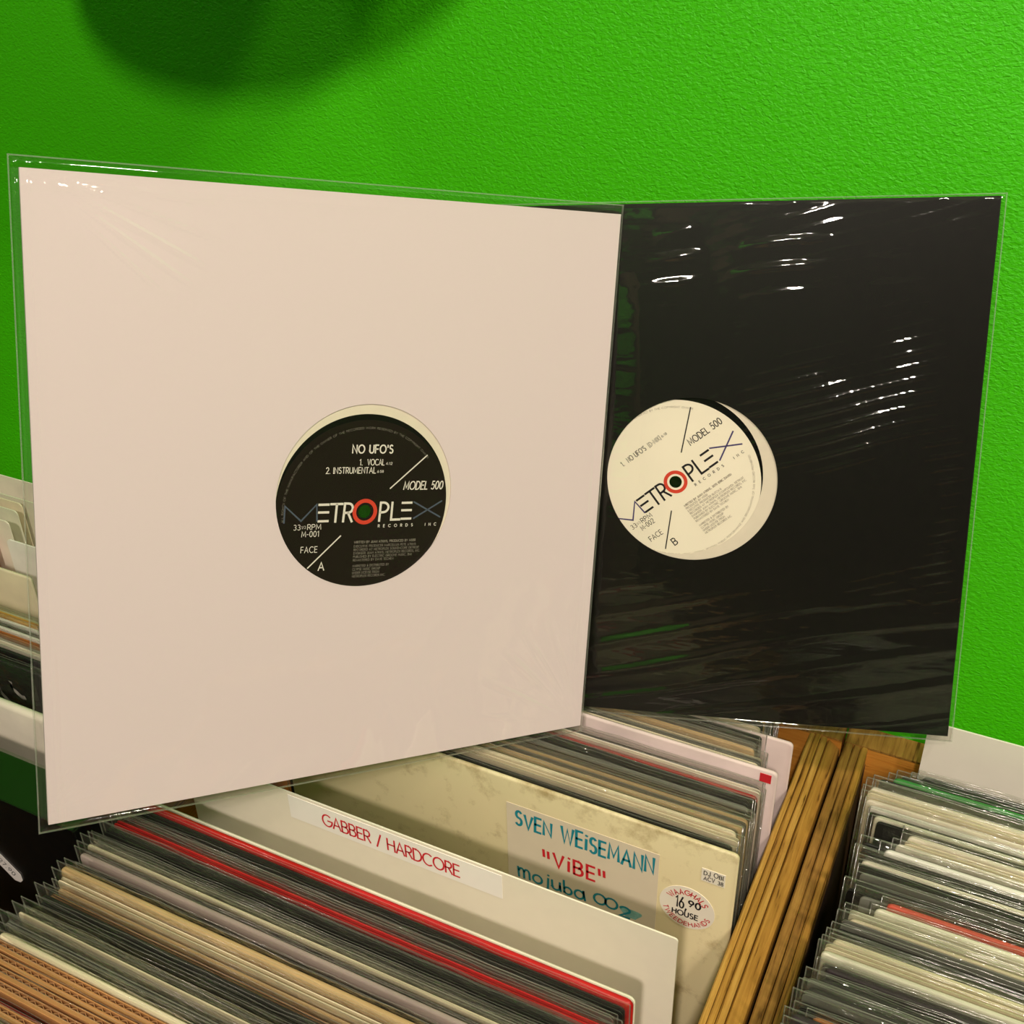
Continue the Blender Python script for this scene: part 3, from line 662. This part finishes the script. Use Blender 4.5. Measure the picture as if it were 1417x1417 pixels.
# ------------------------------------------------------------------ the two featured records
def plate_hole(b, w, h, cx, cy, R, z0, z1, m=0, n=96):
    """rectangular sheet (0-centred, local x/y) with a round hole, between z0 and z1"""
    ci = [(cx+R*math.cos(2*math.pi*k/n), cy+R*math.sin(2*math.pi*k/n)) for k in range(n)]
    sq = []
    for k in range(n):
        a = 2*math.pi*k/n; dx, dy = math.cos(a), math.sin(a)
        tx = ((w/2 if dx > 0 else -w/2)-cx)/dx if abs(dx) > 1e-9 else 1e9; ty = ((h/2 if dy > 0 else -h/2)-cy)/dy if abs(dy) > 1e-9 else 1e9
        t = min(tx, ty); sq.append([cx+dx*t, cy+dy*t])
    for sx in (-1, 1):
        for sy in (-1, 1):
            k = min(range(n), key=lambda i: (sq[i][0]-sx*w/2)**2+(sq[i][1]-sy*h/2)**2); sq[k] = [sx*w/2, sy*h/2]
    i = len(b.v)
    for ring, z in ((ci, z1), (sq, z1), (sq, z0), (ci, z0)): b.v += [(p[0], p[1], z) for p in ring]
    for a in range(4):
        c_ = (a+1) % 4
        for k in range(n):
            k2 = (k+1) % n; b.f.append((i+a*n+k, i+c_*n+k, i+c_*n+k2, i+a*n+k2)); b.m.append(m)
def annulus(b, cx, cy, r0, r1, z0, z1, n=96, m=0):
    R = []
    for r, z in ((r0, z1), (r1, z1), (r1, z0), (r0, z0), (r0, z1)): R.append([(cx+r*math.cos(2*math.pi*k/n), cy+r*math.sin(2*math.pi*k/n), z) for k in range(n)])
    b.rings(R, cap=False, m=m)
def pouch(parent, mats, ml, mr, mt_, mb_, z_in, ridges, h=.1575, ripple=None, nx=150):
    """clear outer pouch: front and back sheets meeting at the rim, wrinkles fanned from corners"""
    x0, x1, y0, y1 = -h-ml, h+mr, -h-mb_, h+mt_; b = MB(); n = nx
    def zf(x, y, s):
        dx = min(x-x0, x1-x); dy = min(y-y0, y1-y)
        f = lambda d: min(1, max(0, d)/.0022)**.5
        z = z_in*f(dx)*f(dy)
        inb = min(1, max(0, min(dx, dy))/.004)
        if s > 0:
            for (cx, cy, rad, amp, a0, a1, cnt) in ridges:
                px, py = x-cx, y-cy; r = math.hypot(px, py)
                if r < rad:
                    a = math.degrees(math.atan2(py, px)); t = (a-a0)/(a1-a0)
                    if 0 < t < 1:
                        q = math.sin(math.pi*t)*math.sin(math.pi*r/rad)
                        z += amp*q*max(0, math.sin(2*math.pi*cnt*t+2.2*noise.noise((t*5, cnt, 0))))**3
            if ripple: z += ripple(x, y)
            z += .00025*noise.noise((x*18, y*18, 4))*inb+.00012*noise.noise((x*60, y*45, 8))*inb
            z = max(z, z_in*.97) if inb >= 1 else z
        return s*z
    # parameter spacing denser at rim
    def grid(a, c):
        g = [a, a+.0006, a+.0014, a+.0024, a+.004]; e = [c-.004, c-.0024, c-.0014, c-.0006, c]
        return g+[a+.004+(c-a-.008)*k/n for k in range(1, n)]+e
    gx, gy = grid(x0, x1), grid(y0, y1)
    for s in (1, -1):
        i0 = len(b.v); N_ = len(gx)
        sub = 1
        for y in gy:
            for x in gx: b.v.append((x, y, zf(x, y, s)))
        for j in range(len(gy)-1):
            for k in range(N_-1):
                f = (i0+j*N_+k, i0+j*N_+k+1, i0+(j+1)*N_+k+1, i0+(j+1)*N_+k); b.f.append(f if s > 0 else f[::-1]); b.m.append(0)
    o = b.obj('plastic_pouch', mats[0], parent, True)
    # welded rim bead
    e = .00035; b = MB()
    P = [(x0, y0), (x1, y0), (x1, y1), (x0, y1)]
    for k in range(4):
        p, q = P[k], P[(k+1) % 4]
        b.box((min(p[0], q[0])-e, min(p[1], q[1])-e, -e), (max(p[0], q[0])+e, max(p[1], q[1])+e, e))
    r = b.obj('rim', mats[1], o)
    return o
def centre_label(parent, cx, cy, ang, paper, ink, ring, face, cat_no, slate, tracks, z):
    b = MB(); annulus(b, 0, 0, .0037, .050, 0, .00012)
    lab_ = b.obj('centre_label', paper, parent); lab_.location = (cx, cy, z); lab_.rotation_euler = (0, 0, math.radians(ang))
    zz = .00022; mm = .001
    def done(b, nm, ik): 
        o = b.obj(nm, INK[ik], lab_); return o
    # big logo letters
    b = MB(); st = .00125
    base_y, top_y = -5.3*mm, 5.0*mm
    def ln(*p): ribbon(b, [(q[0]*mm, q[1]*mm) for q in p], st, zz)
    for yy in (-4.6, .2, 4.4):
        ln((-26.2, yy), (-20.6, yy)); ln((21.6, yy), (27.4, yy))
    ln((-19.6, 4.6), (-12.8, 4.6)); ln((-16.2, 4.6), (-16.6, -5.3))
    ln((-12.2, -5.3), (-11.6, 4.8), *[(-10.0+2.3*math.cos(math.radians(a))+.6, 2.2+2.5*math.sin(math.radians(a))) for a in range(90, -91, -20)], (-11.9, -.4)); ln((-9.6, -.4), (-7.2, -5.4))
    ln((8.6, -5.6), (9.0, 4.8), (10.6, 4.8), *[(10.6+3.0*math.cos(math.radians(a)), 2.1+2.7*math.sin(math.radians(a))) for a in range(80, -81, -20)], (8.9, -.7))
    ln((15.8, 4.9), (15.6, -4.9), (20.8, -4.9)); done(b, 'logo_letters', ink)
    b = MB(); st = .0009
    ln((-44.8, -5.0), (-44.6, 4.0), (-35.6, -4.2), (-27.4, 4.6), (-26.8, -4.6)); ln((28.6, 4.8), (45.2, -4.2)); ln((29.0, -4.6), (45.6, 5.0)); done(b, 'logo_end_letters', slate)
    b = MB(); annulus(b, 0, 0, .0050, .0071, zz-.0001, zz, 48); done(b, 'logo_ring', ring)
    b = MB(); T = lambda t, x, y, cap, wd, width=None, **k: lettering(b, t, x*mm, y*mm, cap*mm, wd*mm, width=width*mm if width else None, z=zz, **k)
    if face == 'A':
        T("NO UFO'S", -9.2, 32.2, 4.3, .75, 23); T('1.', -4.8, 25.6, 3.2, .42, 1.5); T('VOCAL', -.3, 25.6, 3.2, .42, 9.6, gap=.2); T('4:12', 10.4, 25.8, 1.3, .2, 3.6)
        T('2. INSTRUMENTAL', -23.3, 21.2, 3.2, .42, 28, gap=.22); T('6:58', 5.6, 21.5, 1.3, .2, 3.6); T('MODEL 500', 21.8, 11.9, 4.4, .62, 23.4, gap=.22, slant=.12)
    else:
        T('1.', -19.6, 26.0, 3.0, .4, 1.4); T("NO UFO'S", -15.2, 26.0, 3.1, .38, 13.4, gap=.26); T('[D-MIX]', .6, 26.0, 2.7, .26, 8.6, gap=.26); T('6:18', 10.2, 26.4, 1.4, .2, 3.6)
        T('MODEL 500', 20.8, 12.6, 4.0, .52, 23.0, gap=.22)
    ribbon(b, [(34.5*mm, 31.0*mm), (13.8*mm, 12.6*mm)], .0007, zz); ribbon(b, [(-13.0*mm, -13.0*mm), (-30.6*mm, -30.2*mm)], .0007, zz)
    T('RECORDS  INC', 8.2, -9.0, 1.5, .28, 35, gap=1.35)
    T('33', -39.4, -9.0, 2.8, .3, 3.6); T('1/3', -35.2, -8.4, 1.5, .14, 2.4, gap=.1); T('RPM', -31.8, -9.0, 2.8, .34, 7.4, gap=.2); T(cat_no, -34.8, -12.9, 3.0, .34, 9.4)
    T('FACE', -34.8, -21.6, 3.2, .36, 9.0); T(face, -24.6, -31.8, 4.4, .6)
    done(b, 'titles', ink)
    b = MB()
    rows = ['WRITTEN BY JUAN ATKINS, PRODUCED BY M500', 'EXECUTIVE PRODUCER MARCELLUS PETE ATKINS', 'RECORDED AT METROPLEX SOUND+CORE DETROIT', 'ENGINEER JUAN ATKINS, METROPLEX RECORDS, INC.', 'PUBLISHED BY ELECTRIC GROOVE MUSIC, BMI', 'REMASTERED BY DAVE TECHEM'] if face == 'A' else \
           ['WRITTEN BY JUAN ATKINS, 3070 (ERIC DAVIS)', 'PRODUCED BY M500', 'EXECUTIVE PRODUCER BUTCH R', 'RECORDED AT METROPLEX (COMPOUND), DETROIT', 'ENGINEER JUAN ATKINS, METROPLEX RECORDS, INC.', 'PUBLISHED BY ELECTRIC GROOVE MUSIC, BMI', 'REMASTERED BY DAVE TECHEM']
    yy = -17.6 if face == 'A' else -15.8
    for i, t in enumerate(rows): T(t, -5.0, yy, 1.25, .22 if i == 0 else .14, min(43.5, text_width(t)*1.25*.92)); yy -= 1.95 if i or face == 'B' else 2.3
    yy -= 1.3
    for t in ('MARKETED & DISTRIBUTED BY', 'CLYPSE MUSIC GROUP', 'UNDER LICENSE FROM', 'METROPLEX RECORDS INC.'): T(t, -5.0, yy, 1.25, .14, text_width(t)*1.25*.88); yy -= 1.95
    arc_text(b, 'ALL RIGHTS OF THE MANUFACTURER AND OF THE OWNER OF THE RECORDED WORK RESERVED BY THE COPYRIGHT OWNER', 0, 0, .0452, 186, 40, .0011, .00010, z=zz)
    if face == 'B': arc_text(b, 'UNAUTHORISED COPYING, HIRING, LENDING, RENTING, PUBLIC PERFORMANCE AND BROADCASTING OF THIS RECORD PROHIBITED', 0, 0, .0465, 210, 345, .0011, .00010, inside=True, z=zz)
    done(b, 'small_print', 'grey' if face == 'A' else 'brown')
    return lab_
def featured(name, label, k, ctr, u, v, nrm, board, hole, ihole, lc, ang, face, cat_no, paper, ink, ring, slate, margins, ridges, ripple, mats, smooth_mat=None):
    h = .1575
    r = empty(name, (0, 0, 0), label, 'record')
    cc = Vector((0, 0, CAMZ)); ctr = cc+(Vector(ctr)-cc)*k; u, v, nrm = [Vector(q)*k for q in (u, v, nrm)]
    o = Vector(ctr)-Vector(v)*h
    M = Matrix.Identity(4)
    for i in range(3): M[i][0], M[i][1], M[i][2], M[i][3] = u[i], v[i], nrm[i], o[i]
    r.matrix_world = M
    def up(ob): ob.location.y += h; return ob
    b = MB(); plate_hole(b, .315, .315, hole[0], hole[1], .0502, .0011, .0016); plate_hole(b, .315, .315, hole[0], hole[1], .0502, -.0016, -.0011)
    b.box((-.1575, -.1575, -.0011), (-.1567, .1575, .0011)); b.box((.1567, -.1575, -.0011), (.1575, .1575, .0011)); b.box((-.1567, -.1575, -.0011), (.1567, -.1567, .0011))
    up(b.obj('sleeve', board, r))
    b = MB(); plate_hole(b, .308, .310, ihole[0], ihole[1], ihole[2], .00075, .0009); plate_hole(b, .308, .310, ihole[0], ihole[1], ihole[2], -.0009, -.00075)
    up(b.obj('inner_sleeve', PAPER, r))
    b = MB(); annulus(b, lc[0]*.999, lc[1], .0036, .0500, -.0004, .0004); R1 = .148
    b2 = MB(); annulus(b2, lc[0], lc[1], .0036, R1, -.00045, .00045, 128); up(b2.obj('vinyl_disc', VINYL, r))
    l = centre_label(r, lc[0], lc[1]+h, ang, paper, ink, ring, face, cat_no, slate, None, .00046)
    up(pouch(r, mats, *margins, .0024, ridges, h, ripple, 280))
    return r
def ripple_w(x, y):
    a = .0007*math.exp(-((y-.1500+.006*(x+.15)+.0010*noise.noise((x*9, 1, 1)))/.0018)**2)*max(0, min(1, (.09-x)/.1))
    a += .0005*math.exp(-((x-.1490-.0012*noise.noise((y*14, 5, 2)))/.0016)**2)*max(0, min(1, (.06-y)/.08))
    a += .0006*math.exp(-((x+.1525)/.0016)**2)
    return a
WH = featured('white_record', 'big white record sleeve in a clear pouch, black centre label showing through its hole', .990,
    (-.310515, .419416, 1.104915), (.57898, .788103, -.208988), (-.058179, .295599, .953539), (.813263, -.539921, .216997),
    WHITE_CARD, (.0076, .0011), (.0064, -.0030, .0490), (.0071, -.0073), -2.3, 'A', 'M-001', mat('black_label_paper', '#1d1512', .3, .1, 20), 'white', 'orange_red', 'slate',
    (.0042, .0020, .0050, .0045), [(-.1585, .1600, .105, .0020, -52, -5, 6), (.1575, -.1575, .085, .0018, 95, 172, 6), (.1575, .1575, .06, .0014, 190, 250, 5), (-.1575, -.150, .03, .0008, 10, 80, 4)], ripple_w, (POUCH, POUCH_EDGE))
def ripple_b(x, y):
    def cl(t): return max(0, min(1, t))
    N3 = lambda a, b_, c: noise.noise((a, b_, c))
    # fine slanting wrinkles over the outer half
    q = cl((x-.005)/.05)*cl((.156-x)/.012)
    env = cl(.25+1.5*N3(x*22, y*14, 2))
    k = y-.27*x+.004*N3(x*12, y*12, 6)
    lam = .0078 if y > -.03 else .0062
    w_ = max(0, math.sin(k*2*math.pi/lam+3*N3(x*9, y*9, 1)))**2
    a = .00115*q*env*w_*cl((y+.09)/.06)
    # puckers under the top seam
    a += .0016*cl(.15+1.6*N3(x*30, y*20, 11))*max(0, math.sin((y-.12*x)*2*math.pi/.014+2*N3(x*14, y*9, 12)))**2*cl((y-.095)/.03)*cl((.152-y)/.01)
    # long lazy folds along the bottom
    a += .0007*max(0, math.sin((x*.22-y)*2*math.pi/.019+2.4*N3(x*7, y*16, 3)))**2*cl((-y-.055)/.05)
    # broad bulges towards the white sleeve
    a += .0045*cl(.25+.9*N3(x*13, y*9, 21))*cl((.03-x)/.06)*cl((x+.155)/.03)*cl((.15-y)/.03)*cl((y+.15)/.03)
    return a
BL = featured('black_record', 'black record sleeve in a glossy pouch, cream centre label, behind the white one', 1.015,
    (-.168039, .562046, 1.07902), (.969621, .236841, .061165), (-.108861, .193885, .974966), (.219053, -.952006, .213778),
    BLACK_CARD, (.0007, -.0020), (-.0075, .0010, .0500), (-.0084, -.0034), 38, 'B', 'M-002', mat('cream_label_paper', '#f8f0da', .45, .02, 40), 'black', 'orange_red', 'purple',
    (.003, .0027, .0012, .0040), [(-.1575, .1575, .09, .0008, -80, -5, 7), (.1575, .1575, .05, .0009, 185, 262, 9)], ripple_b, (POUCH_B, POUCH_EDGE))

# ------------------------------------------------------------------ unseen things added for the wall shadow and the pouch reflections
def extras():
    r = empty('shadow_pendant', (-.43, .475, 1.466), 'unseen dark pendant dome added above the records to shadow the green wall', 'lamp')  # out of view, added to cast the rounded shadow on the wall
    b = MB(); n = 48; prof = []
    for R_, z in [(.150*math.cos(math.radians(t)), .12*math.sin(math.radians(t))) for t in range(0, 81, 8)]: prof.append((R_, z))
    prof = [(q[0]-.002, q[1]) for q in prof[::-1]]+prof[:]
    b.rings([[(R_*math.cos(2*math.pi*k/n), R_*math.sin(2*math.pi*k/n), z) for k in range(n)] for R_, z in prof], cap=False); b.obj('shadow_dome', mat('dark_green_enamel', '#1c2a1a', .4), r, True)
    b = MB(); b.rings([[(R_*math.cos(2*math.pi*k/16), R_*math.sin(2*math.pi*k/16), z) for k in range(16)] for R_, z in ((.027, .112), (.027, .165), (.008, .18))]); b.obj('dome_holder', BLACKM, r, True)
    b = MB(); b.rings([[(.003*math.cos(2*math.pi*k/8), .003*math.sin(2*math.pi*k/8), z) for k in range(8)] for z in (.178, ZC-1.466)]); b.obj('cord', BLACKM, r)
    r = empty('reflection_shelf', (.78, -1.9, 0), 'unseen dark shelf unit added as the dark reflection in the black pouch', 'shelf')  # added so the pouch mirrors something dark behind the camera
    b = MB(); b.box((-.5, -.2, 0), (-.47, .15, 1.9)); b.box((.47, -.2, 0), (.5, .15, 1.9)); b.box((-.5, .13, 0), (.5, .15, 1.9)); b.obj('side_panel', mat('dark_wood', '#2a1d12', .5), r)
    for z in (.1, .6, 1.1, 1.5, 1.88):
        b = MB(); b.box((-.47, -.2, z), (.47, .13, z+.02)); b.obj('shelf_board', mat('dark_wood', '#2a1d12'), r)
    r = empty('reflection_disc', (1.7, YB, 1.9), 'unseen round red disc added for a red spot in the pouch reflection', 'sign')  # added only to tint one corner of the pouch reflection red
    b = MB(); annulus(b, 0, 0, .001, .28, 0, .03, 48); o = b.obj('disc', mat('red_disc_paint', '#c01810', .5), r); o.rotation_euler = (math.radians(-90), 0, 0)
extras()
